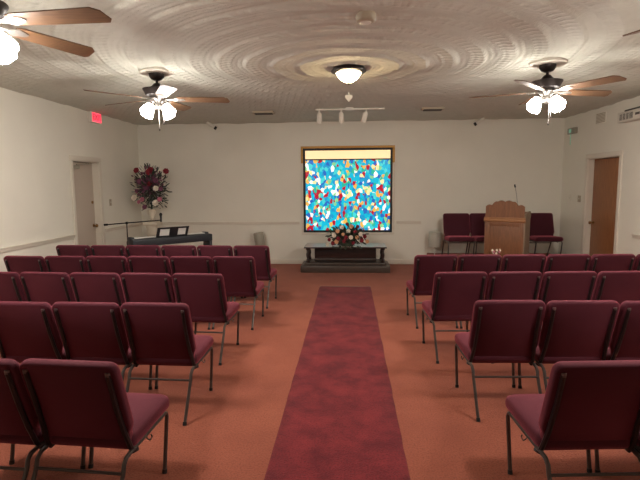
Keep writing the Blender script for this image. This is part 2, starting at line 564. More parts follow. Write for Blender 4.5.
mb.box((wcx, YB - 0.006, WZ1 + g / 2), (WX1 - WX0 + 2 * g, 0.03, g), bevel=0.006)
for x_ in (WX0 - g / 2, WX1 + g / 2):
    mb.box((x_, YB - 0.006, WZ1 - 0.15), (g, 0.03, 0.30), bevel=0.006)
struct('glow_painted_frame', mb, M['glow_gold'], o)  # upper part of the frame, window light put into its colour
mb = MB()
mb.box((WX0 - g / 2, YB - 0.006, (WZ0 + WZ1) / 2 - 0.15), (g, 0.03, WZ1 - WZ0 - 0.30), bevel=0.006)
mb.box((WX1 + g / 2, YB - 0.006, (WZ0 + WZ1) / 2 - 0.15), (g, 0.03, WZ1 - WZ0 - 0.30), bevel=0.006)
mb.box((wcx, YB - 0.006, WZ0 - g / 2), (WX1 - WX0 + 2 * g, 0.03, g), bevel=0.006)
struct('window_frame', mb, M['trim'], o)

# low carpeted platform the lectern and its chairs stand on
struct('floor_platform', MB().box((2.82, 9.06, 0.12), (2.46, 1.78, 0.24), bevel=0.01), M['carpet'])

# ------------------------------------------------------------------ aisle runner
def runner():
    mb = MB()
    n = 60
    y0, y1 = -1.0, 7.71
    rnd = random.Random(3)
    L = []
    for i in range(n + 1):
        y = y0 + (y1 - y0) * i / n
        L.append((-0.49 + 0.003 * rnd.uniform(-1, 1), y, 0.342 + 0.003 * rnd.uniform(-1, 1)))
    vs = []
    for a, y, b in L:
        row = []
        for t in (0, 0.02, 0.25, 0.5, 0.75, 0.98, 1):
            z = 0.012 + 0.0012 * math.sin(y * 6 + t * 5) if 0 < t < 1 else 0.001
            row.append(mb.bm.verts.new((a + (b - a) * t, y, z)))
        vs.append(row)
    for i in range(n):
        for j in range(6):
            mb.bm.faces.new([vs[i][j], vs[i][j + 1], vs[i + 1][j + 1], vs[i + 1][j]])
    o = mb.build('carpet_runner', M['runner'])
    hem = MB().box((-0.074, y1 + 0.004, 0.007), (0.83, 0.012, 0.012), bevel=0.003).build('binding', M['beige'], o)
    return o
tag(runner(), 'long dark red carpet runner lying down the centre aisle', 'carpet runner')

# ------------------------------------------------------------------ burgundy stacking chairs (face +y, origin under the rear of the back's top)
CW = 0.486
def make_chair():
    t = thing('stacking_chair', 'x', 'chair')
    # seat cushion
    mb = MB()
    mtx = Matrix.Translation((0, 0.375, 0.352)) @ Matrix.Rotation(R(3), 4, 'X')
    mb.pad(rrect(CW, 0.47, 0.05, 5), [(0.02, 0.0), (0.004, 0.008), (0.0, 0.025), (0.0, 0.045), (0.006, 0.062), (0.022, 0.075), (0.06, 0.083), (0.12, 0.086)], mtx)
    mb.build('seat', M['fabric'], t, 60)
    # back cushion
    Lb = 0.532
    def hw(s):
        a, b = 0.228, 0.2505
        if s < 0.09: return a
        if s < 0.16: 
            u = (s - 0.09) / 0.07
            return a + (b - a) * (u * u * (3 - 2 * u))
        return b
    right = []
    rc = 0.042
    for k in range(5):
        an = R(-90 + 90 * k / 4)
        right.append((0.228 - 0.03 + 0.03 * math.cos(an), 0.03 + 0.03 * math.sin(an)))
    for s_ in (0.06, 0.09, 0.11, 0.125, 0.14, 0.16, 0.22, 0.3, 0.37):
        right.append((hw(s_), s_))
    for k in range(6):
        an = R(90 * k / 5)
        right.append((0.2505 - rc + rc * math.cos(an), Lb - rc + rc * math.sin(an)))
    outline = right + [(-x, y) for x, y in right[::-1]]
    back_dir = Vector((0, -0.150, 0.470)).normalized()
    nrm = Vector((0, back_dir.z, -back_dir.y))    # front side of the back
    org = Vector((0, 0.162, 0.328))
    mtx = Matrix(((1, 0, 0, org.x), (0, back_dir.y, nrm.y, org.y), (0, back_dir.z, nrm.z, org.z), (0, 0, 0, 1)))
    mb = MB()
    mb.pad(outline, [(0.010, 0.0), (0.003, 0.004), (0.0, 0.014), (0.0, 0.034), (0.006, 0.048), (0.02, 0.058), (0.05, 0.064), (0.09, 0.067)], mtx)
    bk = mb.build('backrest', M['fabric'], t, 60)
    P = lambda x, s, h: mtx @ Vector((x, s, h))
    for sx in (-1, 1):
        xt, xb = sx * 0.211, sx * 0.228
        up = MB().tube([P(xt, 0.487, -0.002), P(xt, 0.3, -0.008), P(xt + sx * 0.006, 0.15, -0.010), P(xb, 0.04, -0.008), P(xb, -0.005, 0.004), P(xb + sx * 0.006, -0.015, 0.03)], 0.0135, 8)
        up.build('back_upright', M['upright'], t)
        cp = MB().tube([P(xt, 0.480, -0.004), P(xt, 0.497, 0.0)], 0.0125, 8)
        cp.build('upright_cap', M['cap'], t)
    for sx in (-1, 1):
        x = sx * 0.232
        # side rail under the seat
        MB().tube([(x, 0.14, 0.338), (x, 0.30, 0.342), (x, 0.52, 0.350)], 0.011, 8).build('side_rail', M['frame'], t)
        leg = MB().tube([(x, 0.52, 0.350), (x, 0.54, 0.343), (x, 0.55, 0.32), (x, 0.49, 0.012)], 0.0115, 8).build('leg', M['frame'], t)
        MB().tube([(x, 0.492, 0.022), (x, 0.488, 0.0)], 0.0145, 8).build('rubber_foot', M['rubber'], leg)
        leg = MB().tube([(x, 0.14, 0.338), (x, 0.095, 0.332), (x, 0.070, 0.31), (x, 0.058, 0.27), (x, -0.083, 0.012)], 0.0115, 8).build('leg', M['frame'], t)
        MB().tube([(x, -0.079, 0.022), (x, -0.088, 0.0)], 0.0145, 8).build('rubber_foot', M['rubber'], leg)
        h = MB().tube([(x + sx * 0.006, 0.29, 0.332), (x + sx * 0.013, 0.29, 0.322), (x + sx * 0.015, 0.31, 0.305), (x + sx * 0.014, 0.335, 0.31), (x + sx * 0.011, 0.335, 0.325)], 0.0035, 6)
        h.build('ganging_hook', M['frame'], t)
    MB().tube([(-0.232, 0.053, 0.27), (0.232, 0.053, 0.27)], 0.008, 8).build('stretcher', M['frame'], t)
    MB().tube([(-0.236, 0.47, 0.345), (0.236, 0.47, 0.345)], 0.009, 8).build('front_rail', M['frame'], t)
    return t
chair = make_chair()
used = [False]
def place(x, y, rz, label, group):
    if not used[0]:
        used[0] = True
        chair.location = (x, y, 0)
        chair.rotation_euler = (0, 0, rz)
        tag(chair, label, 'chair', group)
        return chair
    return dup(chair, label, (x, y, 0), rz, group)
ORD = ['aisle-end', 'second from the aisle', 'third from the aisle', 'fourth from the aisle', 'fifth from the aisle', 'sixth from the aisle']
ROWS_L = [('front row', 6, -1.09, 6.405, -0.018), ('second row', 6, -1.10, 5.44, 0.0), ('third row', 5, -1.18, 4.35, -0.022),
          ('fourth row', 3, -1.13, 3.23, 0.0), ('nearest row', 2, -1.094, 2.10, -0.03)]
ROWS_R = [('front row', 6, 0.75, 5.56, 0.040), ('second row', 4, 0.79, 4.475, 0.045), ('third row', 3, 0.88, 3.38, 0.01), ('nearest row', 2, 0.945, 2.19, 0.05)]
PW = 0.509
for side, rows, sg in (('left', ROWS_L, -1), ('right', ROWS_R, 1)):
    for nm, n, xe, ye, rz in rows:
        for k in range(n):
            d = (k + 0.5) * (0.504 if nm == 'nearest row' else PW)
            x = xe + sg * d * math.cos(rz)
            y = ye + sg * d * math.sin(rz)
            if k == 0:
                lab = 'burgundy padded stacking chair at the runner end of the %s, %s of the runner' % (nm, side)
            else:
                lab = 'burgundy padded stacking chair, %s, in the %s %s of the runner' % (ORD[k], nm, side)
            place(x, y, rz + (-0.035 if sg < 0 else 0.03), lab, 'burgundy chairs in rows %s of the runner' % side)
for x, lab in ((2.06, 'burgundy chair against the back wall, leftmost, beside the pale lamp'),
               (2.565, 'burgundy chair against the back wall, half hidden by the left edge of the lectern'),
               (3.63, 'burgundy chair against the back wall, right of the wooden lectern')):
    c = place(x, 9.50, PI, lab, 'burgundy chairs on the platform behind the lectern')
    c.location.z = 0.24

# ------------------------------------------------------------------ ceiling fans with lights
def make_fan(phase, view):
    t = thing('ceiling_fan', 'x', 'ceiling fan')
    MB().lathe([(0.02, -0.018), (0.17, -0.016), (0.185, -0.006), (0.185, 0.025)], seg=36).build('ceiling_medallion', M['white'], t)
    MB().lathe([(0.03, -0.09), (0.06, -0.075), (0.082, -0.045), (0.085, -0.017)], seg=28).build('canopy', M['bronze'], t)
    MB().tube([(0, 0, -0.08), (0, 0, -0.18)], 0.014, 12).build('downrod', M['bronze'], t)
    MB().lathe([(0.03, -0.265), (0.09, -0.262), (0.125, -0.248), (0.14, -0.215), (0.155, -0.190), (0.155, -0.180), (0.10, -0.172), (0.06, -0.15), (0.035, -0.12), (0.02, -0.115)], seg=32).build('motor_housing', M['bronze'], t)
    MB().lathe([(0.02, -0.40), (0.05, -0.39), (0.06, -0.36), (0.05, -0.33), (0.075, -0.31), (0.085, -0.285), (0.07, -0.262)], seg=28).build('light_hub', M['pewter'], t)
    for k in range(5):
        a = phase + k * 2 * PI / 5
        mz = Matrix.Rotation(a, 4, 'Z')
        tilt = Matrix.Rotation(R(-13), 4, 'X')
        # blade outline along local x
        out = [(0.20, -0.045), (0.24, -0.058), (0.45, -0.066), (0.72, -0.074), (0.765, -0.04), (0.785, 0.045), (0.765, 0.072), (0.45, 0.066), (0.24, 0.058), (0.20, 0.045)]
        mtx = mz @ Matrix.Translation((0, 0, -0.285)) @ tilt
        mb = MB().pad(out, [(0.0, -0.004), (0.0, 0.004)], mtx)
        mb.build('blade', M['blade'], t, 30)
        mb = MB().pad([(0.07, -0.018), (0.16, -0.014), (0.21, -0.045), (0.285, -0.02), (0.30, 0.0), (0.285, 0.02), (0.21, 0.045), (0.16, 0.014), (0.07, 0.018)], [(0, -0.009), (0, -0.0045)], mtx)
        mb.build('blade_bracket', M['pewter'], t, 30)
    for k in range(4):
        a = view + R(45) + k * PI / 2
        mz = Matrix.Rotation(a, 4, 'Z')
        arm = [mz @ Vector(p) for p in ((0.04, 0, -0.35), (0.08, 0, -0.335), (0.092, 0, -0.350))]
        MB().tube(arm, 0.011, 8).build('lamp_arm', M['pewter'], t)
        mt4 = mz @ Matrix.Translation((0.092, 0, -0.345)) @ Matrix.Rotation(R(-38), 4, 'Y') @ Matrix.Scale(0.84, 4)
        prof = [(0.024, 0.0), (0.034, -0.015), (0.052, -0.055), (0.069, -0.105), (0.080, -0.150), (0.077, -0.168), (0.035, -0.174)]
        gs = MB().lathe(prof, seg=20, mtx=mt4).build('glass_shade', M['shade'], t)
        MB().lathe([(0.012, 0.012), (0.034, 0.004), (0.044, -0.02), (0.050, -0.040), (0.046, -0.040)], seg=18, mtx=mt4).build('shade_cup', M['pewter'], gs)
        MB().lathe([(0.040, -0.1755), (0.030, -0.186), (0.012, -0.192)], seg=14, mtx=mt4).build('bulb', M['bulb'], gs)
    for px, py, z in ((0.02, -0.03, -0.60), (0.055, 0.01, -0.53)):
        ch = MB().tube([(px * 0.7, py * 0.7, -0.385), (px, py, -0.42), (px, py, z)], 0.0025, 6).build('pull_chain', M['pewter'], t)
        MB().lathe([(0.003, 0), (0.008, -0.012), (0.008, -0.03), (0.003, -0.036)], (px, py, z), 8).build('chain_knob', M['bronze'], ch)
    return t
fans = [(-2.12, 5.35, R(12), 'five-blade walnut ceiling fan lit above the left front rows, near the exit sign'),
        (2.07, 5.35, R(15), 'five-blade walnut ceiling fan lit above the right front rows, near the wall unit'),
        (-2.13, 2.77, R(-3), 'ceiling fan cut by the upper left edge, two brown blades in view'),
        (2.10, 2.65, R(112), 'ceiling fan beyond the upper right edge, one blade tip in view')]
for x, y, ph, lab in fans:
    f = make_fan(ph, math.atan2(y, x))
    f.location = (x, y, HC - 0.025)
    tag(f, lab, 'ceiling fan', 'ceiling fans')

# dome light
t = thing('dome_light', 'lit frosted dome light with bronze rim at the centre of the ceiling rings', 'ceiling light', (-0.01, 5.41, HC - 0.015))
MB().lathe([(0.138, -0.052), (0.155, -0.050), (0.188, -0.040), (0.192, -0.028), (0.17, -0.008), (0.165, 0.015)], seg=40).build('rim', M['bronze'], t)
MB().lathe([(0.012, -0.150), (0.045, -0.142), (0.085, -0.118), (0.115, -0.085), (0.138, -0.050)], seg=40).build('glass_bowl', M['domeglass'], t)
MB().lathe([(0.004, -0.173), (0.012, -0.166), (0.010, -0.156), (0.016, -0.149)], seg=14).build('finial', M['bronze'], t)

# smoke detector
t = thing('smoke_detector', 'round cream smoke detector on the ceiling nearer than the dome light', 'smoke detector', (0.12, 3.76, HC - 0.03))
MB().lathe([(0.045, -0.035), (0.062, -0.032), (0.075, -0.018), (0.078, 0.03)], seg=28).build('housing', M['beige'], t)
MB().lathe([(0.02, -0.042), (0.040, -0.040), (0.042, -0.034)], seg=24).build('sensor_cap', M['white'], t)

# heart-shaped white ornament / sensor under the ceiling
t = thing('ceiling_ornament', 'small white heart-shaped piece hanging between dome light and track light', 'ornament', (-0.01, 6.85, HC - 0.02))
MB().tube([(0, 0, 0.02), (0, 0, -0.03)], 0.012, 10).build('mount', M['white'], t)
hp = []
for k in range(32):
    a = 2 * PI * k / 32
    hx = 16 * math.sin(a) ** 3
    hz = 13 * math.cos(a) - 5 * math.cos(2 * a) - 2 * math.cos(3 * a) - math.cos(4 * a)
    hp.append((hx * 0.0032, hz * 0.0034 - 0.06))
MB().prism(hp, 0.03).build('heart', M['white'], t)

# track light
t = thing('track_light', 'white track light bar with three heads above the stained window', 'track light', (0.0, 8.12, HC - 0.03))
MB().box((0, 0, -0.014), (1.14, 0.035, 0.022), bevel=0.004).box((0, 0, 0.01), (0.12, 0.05, 0.03)).box((0.0, 0, -0.016), (0.14, 0.06, 0.032), bevel=0.006).build('track', M['white'], t)
for x, tx in ((-0.50, 0.0), (-0.14, 0.05), (0.27, -0.28)):
    MB().tube([(x, 0, -0.02), (x, 0, -0.075)], 0.012, 10).build('stem', M['white'], t)
    d = Vector((tx, 0.35, -1)).normalized()
    p = Vector((x, 0, -0.06))
    h = MB().tube([p, p + d * 0.02, p + d * 0.03, p + d * 0.17], [0.02, 0.036, 0.04, 0.044], 18).build('lamp_head', M['white'], t)
    MB().tube([p + d * 0.171, p + d * 0.174], 0.036, 16).build('lens', M['grey'], h)

# ceiling registers
def register(x, y, lab):
    t = thing('ceiling_vent', lab, 'vent', (x, y, HC - 0.034), 0, 'ceiling vents')
    mb = MB()
    for (cx, cy, sx, sy) in ((0, -0.085, 0.36, 0.03), (0, 0.085, 0.36, 0.03), (-0.165, 0, 0.03, 0.14), (0.165, 0, 0.03, 0.14)):
        mb.box((cx, cy, 0.006), (sx, sy, 0.034), bevel=0.003)
    mb.build('frame', M['beige'], t)
    MB().box((0, 0, -0.003), (0.30, 0.14, 0.004)).build('duct_shade', M['duct_dark'], t)  # flat dark plate stands in for shade in the duct
    for k in range(4):
        MB().box((0, -0.052 + k * 0.035, -0.016), (0.30, 0.030, 0.003), rot=Matrix.Rotation(R(-38 if k < 2 else 38), 3, 'X')).build('louvre', M['grille'], t)  # louvres coloured dark to carry the shade of the hollow
    return t
register(-1.48, 8.44, 'cream ceiling vent left of the track light')
register(1.38, 8.33, 'cream ceiling vent right of the track light')

# small spotlights near the back wall
def spot(x, y, lab, s):
    t = thing('spotlight', lab, 'spotlight', (x, y, HC), 0, 'small spotlights by the back wall')
    MB().lathe([(0.03, -0.015), (0.036, -0.006), (0.036, 0)], seg=18).build('base', M['white'], t)
    MB().tube([(0, 0, -0.01), (0, 0, -0.045), (0.03 * s, -0.02, -0.065)], 0.007, 8).build('arm', M['white'], t)
    d = Vector((0.85 * s, 0.05, -0.55)).normalized()
    p = Vector((0.0, 0, -0.05))
    h = MB().tube([p - d * 0.03, p + d * 0.15], 0.034, 18).build('barrel', M['white'], t)
    MB().tube([p + d * 0.15, p + d * 0.185], 0.034, 18).build('lens_ring', M['rubber'], h)
spot(-2.80, 9.60, 'small white spotlight with black lens under the ceiling, left of the window', 1)
spot(2.55, 9.60, 'small white spotlight with black lens under the ceiling, right of the window', -1)

# ------------------------------------------------------------------ things on the side walls
def textmesh(name, s, size, mt, parent, mtx, ext=0.002):
    cu = bpy.data.curves.new(name, 'FONT')
    cu.body = s
    cu.size = size
    cu.extrude = ext
    cu.align_x = 'CENTER'
    cu.align_y = 'CENTER'
    tmp = bpy.data.objects.new(name, cu)
    C.objects.link(tmp)
    dg = bpy.context.evaluated_depsgraph_get()
    me = bpy.data.meshes.new_from_object(tmp.evaluated_get(dg))
    bpy.data.objects.remove(tmp)
    me.transform(mtx)
    me.materials.clear()
    me.materials.append(mt)
    o = bpy.data.objects.new(name, me)
    C.objects.link(o)
    o.parent = parent
    return o
t = thing('exit_sign', 'red lit exit sign high on the left wall', 'exit sign', (XL, 8.22, 2.83))
MB().box((0.035, 0, 0), (0.07, 0.34, 0.18), bevel=0.006).build('housing', M['white'], t)
MB().box((0.0725, 0, 0), (0.005, 0.29, 0.15)).build('lit_face', M['redlit'], t)
mt = Matrix.Translation((0.0765, 0, 0)) @ Matrix.Rotation(PI / 2, 4, 'Z') @ Matrix.Rotation(PI / 2, 4, 'X')
textmesh('lettering', 'EXIT', 0.135, M['reddark'], t, mt)

t = thing('wall_air_unit', 'white wall air unit with grille high on the right wall', 'air conditioner', (XR, 7.25, 2.635))
MB().box((-0.07, 0.0, 0), (0.14, 1.15, 0.15), bevel=0.015).build('body', M['white'], t)
mb = MB()
MB().box((-0.1405, 0.33, 0.0), (0.003, 0.34, 0.09)).build('grille_shade', M['grille'], t)  # flat dark plate in place of the shade inside the open grille
for k in range(5):
    MB().box((-0.144, 0.33, -0.036 + k * 0.018), (0.006, 0.34, 0.005)).build('louvre', M['white'], t)
for k in range(3):
    MB().box((-0.145, 0.245 + k * 0.085, 0.0), (0.006, 0.006, 0.09)).build('grille_rib', M['white'], t)
MB().box((-0.1415, 0.04, 0.005), (0.005, 0.11, 0.035), bevel=0.002).build('display', M['grille'], t)
MB().box((-0.03, 0.0, 0.1), (0.06, 1.05, 0.03)).build('gap_shade_strip', M['grille'], t)  # dark strip stands in for the shaded gap above the unit
t = thing('emergency_light', 'white twin emergency light above the wall air unit at the right edge', 'emergency light', (XR, 7.17, 2.835))
MB().box((-0.035, 0, 0), (0.07, 0.26, 0.09), bevel=0.012).build('housing', M['white'], t)
for s in (-1, 1):
    MB().tube([(-0.05, s * 0.08, 0.0), (-0.11, s * 0.08, -0.01)], [0.03, 0.04], 16).build('lamp_head', M['white'], t)
t = thing('wall_vent', 'flat painted vent on the right wall above the brown door', 'vent', (XR, 8.57, 2.74))
MB().box((-0.006, 0, 0), (0.012, 0.34, 0.19), bevel=0.004).build('frame', M['wall'], t)
for k in range(7):
    MB().box((-0.014, 0, -0.07 + k * 0.0233), (0.006, 0.29, 0.012)).build('louvre', M['beige'], t)
t = thing('door_chime', 'small grey box with pale green cord high in the right corner', 'wall device', (XR, 9.56, 2.63))
MB().box((-0.03, 0, 0), (0.06, 0.30, 0.11), bevel=0.008).build('housing', M['grey'], t)
MB().box((-0.063, 0.03, 0.0), (0.008, 0.09, 0.07), bevel=0.003).build('cover', M['green_glow'], t)
MB().tube([(-0.045, 0.03, -0.05), (-0.048, 0.03, -0.15), (-0.045, 0.032, -0.26)], 0.006, 6).build('cord', M['green_glow'], t)

def plate(name, loc, s, lab, w_=0.075, h_=0.12, mt='beige'):
    t = thing(name, lab, 'light switch', loc)
    MB().box((s * 0.004, 0, 0), (0.008, w_, h_), bevel=0.002).build('cover_plate', M[mt], t)
    MB().box((s * 0.012, 0, 0.004), (0.012, 0.012, 0.026), bevel=0.002).build('toggle', M['white'], t)
plate('light_switch', (XL, 8.66, 1.36), 1, 'beige light switch on the left wall beside the pale door')
plate('light_switch', (XR, 9.20, 1.36), -1, 'beige light switch on the right wall beside the brown door', 0.11)
plate('light_switch', (XR, 9.58, 1.36), -1, 'off-white wall plate nearer the corner than the brown door switch', 0.08, 0.12, 'wall')

# ------------------------------------------------------------------ communion table
tx = -0.085
t = thing('communion_table', 'low dark wooden communion table with turned legs under the stained window', 'table', (tx, 9.28, 0))
MB().box((0, 0, 0.065), (1.69, 0.66, 0.13), bevel=0.012).build('plinth', M['greywood'], t)
MB().box((0, 0.02, 0.152), (1.56, 0.54, 0.044), bevel=0.008).build('step', M['greywood'], t)
MB().box((0, 0.07, 0.315), (1.18, 0.34, 0.282), bevel=0.004).build('cabinet', M['espresso'], t)
MB().box((0, -0.125, 0.225), (1.20, 0.06, 0.028), bevel=0.006).build('lower_rail', M['greywood'], t)
MB().box((0, 0, 0.474), (1.56, 0.62, 0.028), bevel=0.008).build('tabletop', M['espresso'], t)
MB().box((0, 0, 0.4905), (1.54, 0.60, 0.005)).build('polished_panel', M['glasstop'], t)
for sx in (-1, 1):
    for sy in (-1, 1):
        prof = [(0.034, 0.0), (0.036, 0.03), (0.02, 0.045), (0.028, 0.06), (0.018, 0.08), (0.030, 0.13), (0.030, 0.17), (0.018, 0.21), (0.028, 0.225), (0.020, 0.24), (0.036, 0.25), (0.036, 0.288)]
        MB().lathe(prof, (sx * 0.715, 0.02 + sy * 0.22, 0.173), 16).build('leg', M['espresso'], t)

# ------------------------------------------------------------------ flowers
def petal(mb, c, d, ln, wd, cup, rnd):
    """a cupped petal from c along d"""
    d = d.normalized()
    s = d.orthogonal().normalized()
    s = Matrix.Rotation(rnd.uniform(0, PI), 3, d) @ s
    n = d.cross(s)
    pts = [(0, 0, 0), (0.45, 0.5, cup * 0.5), (0.85, 0.42, cup), (1.0, 0, cup * 1.1), (0.85, -0.42, cup), (0.45, -0.5, cup * 0.5), (0.55, 0, cup * 0.2)]
    vs = [c + d * (a * ln) + s * (b * wd) + n * (h * ln) for a, b, h in pts]
    mb.add(vs, [(0, 1, 6), (1, 2, 6), (2, 3, 6), (3, 4, 6), (4, 5, 6), (5, 0, 6)])
def bloom(c, r, mt, parent, rnd, name='bloom', axis=None):
    mb = MB()
    ax = (axis or Vector((0, -1, 0.3))).normalized()
    u = ax.orthogonal().normalized()
    v = ax.cross(u)
    core = [(0.02, -0.35), (0.30, -0.2), (0.42, 0.1), (0.30, 0.38), (0.05, 0.5)]
    rot = Matrix((u, v, ax)).transposed().to_4x4()
    mb.lathe([(a * r, b * r) for a, b in core], c, 8, rot)
    for ring, (n, tilt, ln) in enumerate(((5, 0.35, 0.95), (6, 0.9, 1.0), (7, 1.35, 1.05))):
        for k in range(n):
            a = 2 * PI * (k + ring * 0.4) / n
            side = u * math.cos(a) + v * math.sin(a)
            d = ax * math.cos(tilt) + side * math.sin(tilt)
            # petal with its width tangential
            d = d.normalized()
            s = ax.cross(side).normalized()
            nn = s.cross(d)
            base = c - ax * r * 0.25
            P_ = [(0, 0, 0), (0.4, 0.36, 0.06), (0.8, 0.34, -0.02), (1.0, 0, -0.1), (0.8, -0.34, -0.02), (0.4, -0.36, 0.06), (0.55, 0, 0.16)]
            vs = [base + d * (p * r * ln) + s * (q * r) - nn * (h * r) for p, q, h in P_]
            mb.add(vs, [(0, 1, 6), (1, 2, 6), (2, 3, 6), (3, 4, 6), (4, 5, 6), (5, 0, 6)])
    return mb.build(name, mt, parent, 70)
def foliage(name, c, rad, n, mt, parent, rnd, ln=0.09, wd=0.035, up=0.0, stems=True):
    mb = MB()
    for i in range(n):
        while True:
            d = Vector((rnd.uniform(-1, 1), rnd.uniform(-1, 1), rnd.uniform(-1, 1)))
            if 0.05 < d.length < 1: break
        d2 = Vector((d.x * rad[0], d.y * rad[1], d.z * rad[2]))
        p = c + d2 * rnd.uniform(0.35, 1)
        dd = (d2.normalized() + Vector((rnd.uniform(-.5, .5), rnd.uniform(-.5, .5), rnd.uniform(-.5, .5) + up))).normalized()
        petal(mb, p, dd, ln * rnd.uniform(.6, 1.3), wd * rnd.uniform(.6, 1.2), rnd.uniform(-.2, .3), rnd)
        if stems and i % 4 == 0:
            mb.tube([c + (p - c) * 0.1, c + (p - c) * 0.6 + Vector((0, 0, 0.01)), p], 0.0025, 4)
    return mb.build(name, mt, parent, 70)
rnd = random.Random(11)
t = thing('table_bouquet', 'red, cream and peach flower bouquet on the communion table', 'flower arrangement', (-0.045, 9.14, 0.494))
t.scale = (1.14, 1.0, 1.18)
MB().lathe([(0.10, 0.0), (0.12, 0.02), (0.13, 0.06), (0.115, 0.075)], seg=18).build('bowl', M['leaf'], t)
foliage('foliage', Vector((0, 0, 0.17)), (0.33, 0.19, 0.15), 480, M['leaf'], t, rnd, 0.09, 0.03)
foliage('pale_foliage', Vector((0.02, 0, 0.16)), (0.28, 0.13, 0.16), 90, M['leaf2'], t, rnd, 0.08, 0.02)
cols = ['rose', 'cream', 'peach', 'cream', 'rose', 'pink', 'rose', 'cream', 'peach']
spots = [(-0.30, 0.08, 'rose'), (-0.24, 0.02, 'rose'), (-0.22, 0.15, 'cream'), (-0.16, 0.22, 'peach'), (-0.15, 0.10, 'rose'), (-0.09, 0.28, 'cream'),
         (-0.07, 0.17, 'peach'), (-0.05, 0.06, 'rose'), (0.0, 0.33, 'rose'), (0.02, 0.22, 'cream'), (0.06, 0.12, 'cream'), (0.07, 0.29, 'peach'),
         (0.13, 0.21, 'rose'), (0.16, 0.12, 'peach'), (0.17, 0.29, 'rose'), (0.22, 0.17, 'cream'), (0.24, 0.07, 'rose'), (0.29, 0.13, 'rose'), (0.33, 0.05, 'peach'),
         (-0.33, 0.0, 'cream'), (-0.02, 0.12, 'rose'), (0.10, 0.03, 'rose'), (-0.18, 0.05, 'peach')]
for x, z, cn in spots:
    y = -0.15 * math.sqrt(max(0, 1 - (x / 0.42) ** 2 - ((z - 0.08) / 0.34) ** 2)) - 0.02
    bloom(Vector((x, y, z + 0.03)), 0.029 + rnd.uniform(0, 0.011), M[cn], t, rnd, {'rose': 'red_bloom', 'cream': 'cream_bloom', 'peach': 'peach_bloom', 'pink': 'pink_bloom'}[cn], Vector((x * 1.5, -1, z)))
mb = MB()
for i in range(26):
    x = rnd.uniform(-0.26, 0.26)
    p = Vector((x, -0.24 - rnd.uniform(0, 0.09), 0.02))
    petal(mb, p, Vector((rnd.uniform(-.5, .5), -0.7, rnd.uniform(-0.5, 0.1))), 0.08, 0.025, 0.1, rnd)
mb.build('trailing_leaves', M['leaf'], t, 70)

# pedestal, urn and tall arrangement in the left corner
px, py = -3.93, 9.36
t = thing('pedestal', 'white plaster pedestal in the left corner holding the flower urn', 'pedestal', (px, py, 0))
MB().box((0, 0, 0.04), (0.31, 0.31, 0.08), bevel=0.01).build('base', M['plaster'], t)
mb = MB()
prof = []
MB().lathe([(0.13, 0.08), (0.13, 0.11), (0.112, 0.14), (0.108, 0.45), (0.110, 0.80), (0.13, 0.84), (0.13, 0.88)], seg=28).build('shaft', M['plaster'], t)
MB().box((0, 0, 0.915), (0.29, 0.29, 0.07), bevel=0.012).build('capital', M['plaster'], t)
t = thing('flower_urn', 'slim white urn standing on the corner pedestal', 'urn', (px, py, 0.95))
t.scale = (0.80, 0.80, 0.92)
MB().lathe([(0.08, 0.0), (0.085, 0.015), (0.035, 0.04), (0.03, 0.07), (0.06, 0.11), (0.085, 0.17), (0.088, 0.22), (0.07, 0.25), (0.09, 0.268)], seg=26).build('body', M['plaster'], t)
mb = MB()
for s in (-1, 1):
    MB().tube([(s * 0.08, 0, 0.15), (s * 0.12, 0, 0.18), (s * 0.12, 0, 0.23), (s * 0.08, 0, 0.25)], 0.009, 8).build('handle', M['plaster'], t)
t = thing('tall_bouquet', 'tall plum, red and white flower arrangement in the white corner urn', 'flower arrangement', (px, py, 1.20))
foliage('foliage', Vector((0.02, 0, 0.42)), (0.36, 0.22, 0.46), 420, M['leaf'], t, rnd, 0.11, 0.035, 0.3)
foliage('dusty_foliage', Vector((0.02, -0.02, 0.43)), (0.42, 0.22, 0.50), 190, M['leaf2'], t, rnd, 0.10, 0.025, 0.3)
foliage('plum_sprays', Vector((0.0, -0.06, 0.48)), (0.36, 0.18, 0.36), 260, M['plum'], t, rnd, 0.06, 0.04, 0.1)
foliage('white_sprays', Vector((0.02, -0.03, 0.30)), (0.40, 0.2, 0.36), 50, M['cream'], t, rnd, 0.05, 0.022, 0.1, False)
for x, z, r_, cn in ((-0.19, 0.76, 0.06, 'rose'), (0.40, 0.74, 0.06, 'rose'), (0.06, 0.73, 0.07, 'rose'), (0.10, 0.78, 0.05, 'rose'), (-0.14, 0.55, 0.055, 'plum'),
                     (0.18, 0.56, 0.06, 'plum'), (-0.26, 0.23, 0.065, 'cream'), (0.18, 0.41, 0.06, 'cream'), (0.16, 0.13, 0.065, 'cream'), (-0.10, 0.20, 0.05, 'pink'),
                     (-0.17, 0.15, 0.04, 'pink'), (0.25, 0.2, 0.05, 'pink'), (-0.02, 0.42, 0.05, 'plum'), (0.06, 0.5, 0.05, 'rose'), (-0.2, 0.36, 0.045, 'plum'), (-0.06, 0.05, 0.05, 'plum'), (0.28, 0.4, 0.045, 'plum')):
    bloom(Vector((x, -0.20, z)), r_, M[cn], t, rnd, {'rose': 'red_bloom', 'cream': 'white_bloom', 'plum': 'plum_bloom', 'pink': 'pink_bloom'}[cn], Vector((x, -1, 0.3)))
    MB().tube([Vector((x * 0.2, 0, 0.02)), Vector((x * 0.7, -0.08, z * 0.6)), Vector((x, -0.19, z - 0.02))], 0.003, 5).build('stem', M['leaf'], t)
MB().tube([Vector((0, 0, -0.02)), Vector((0, 0, 0.3))], 0.025, 8, r2=0.01).build('stem_bundle', M['leaf'], t)

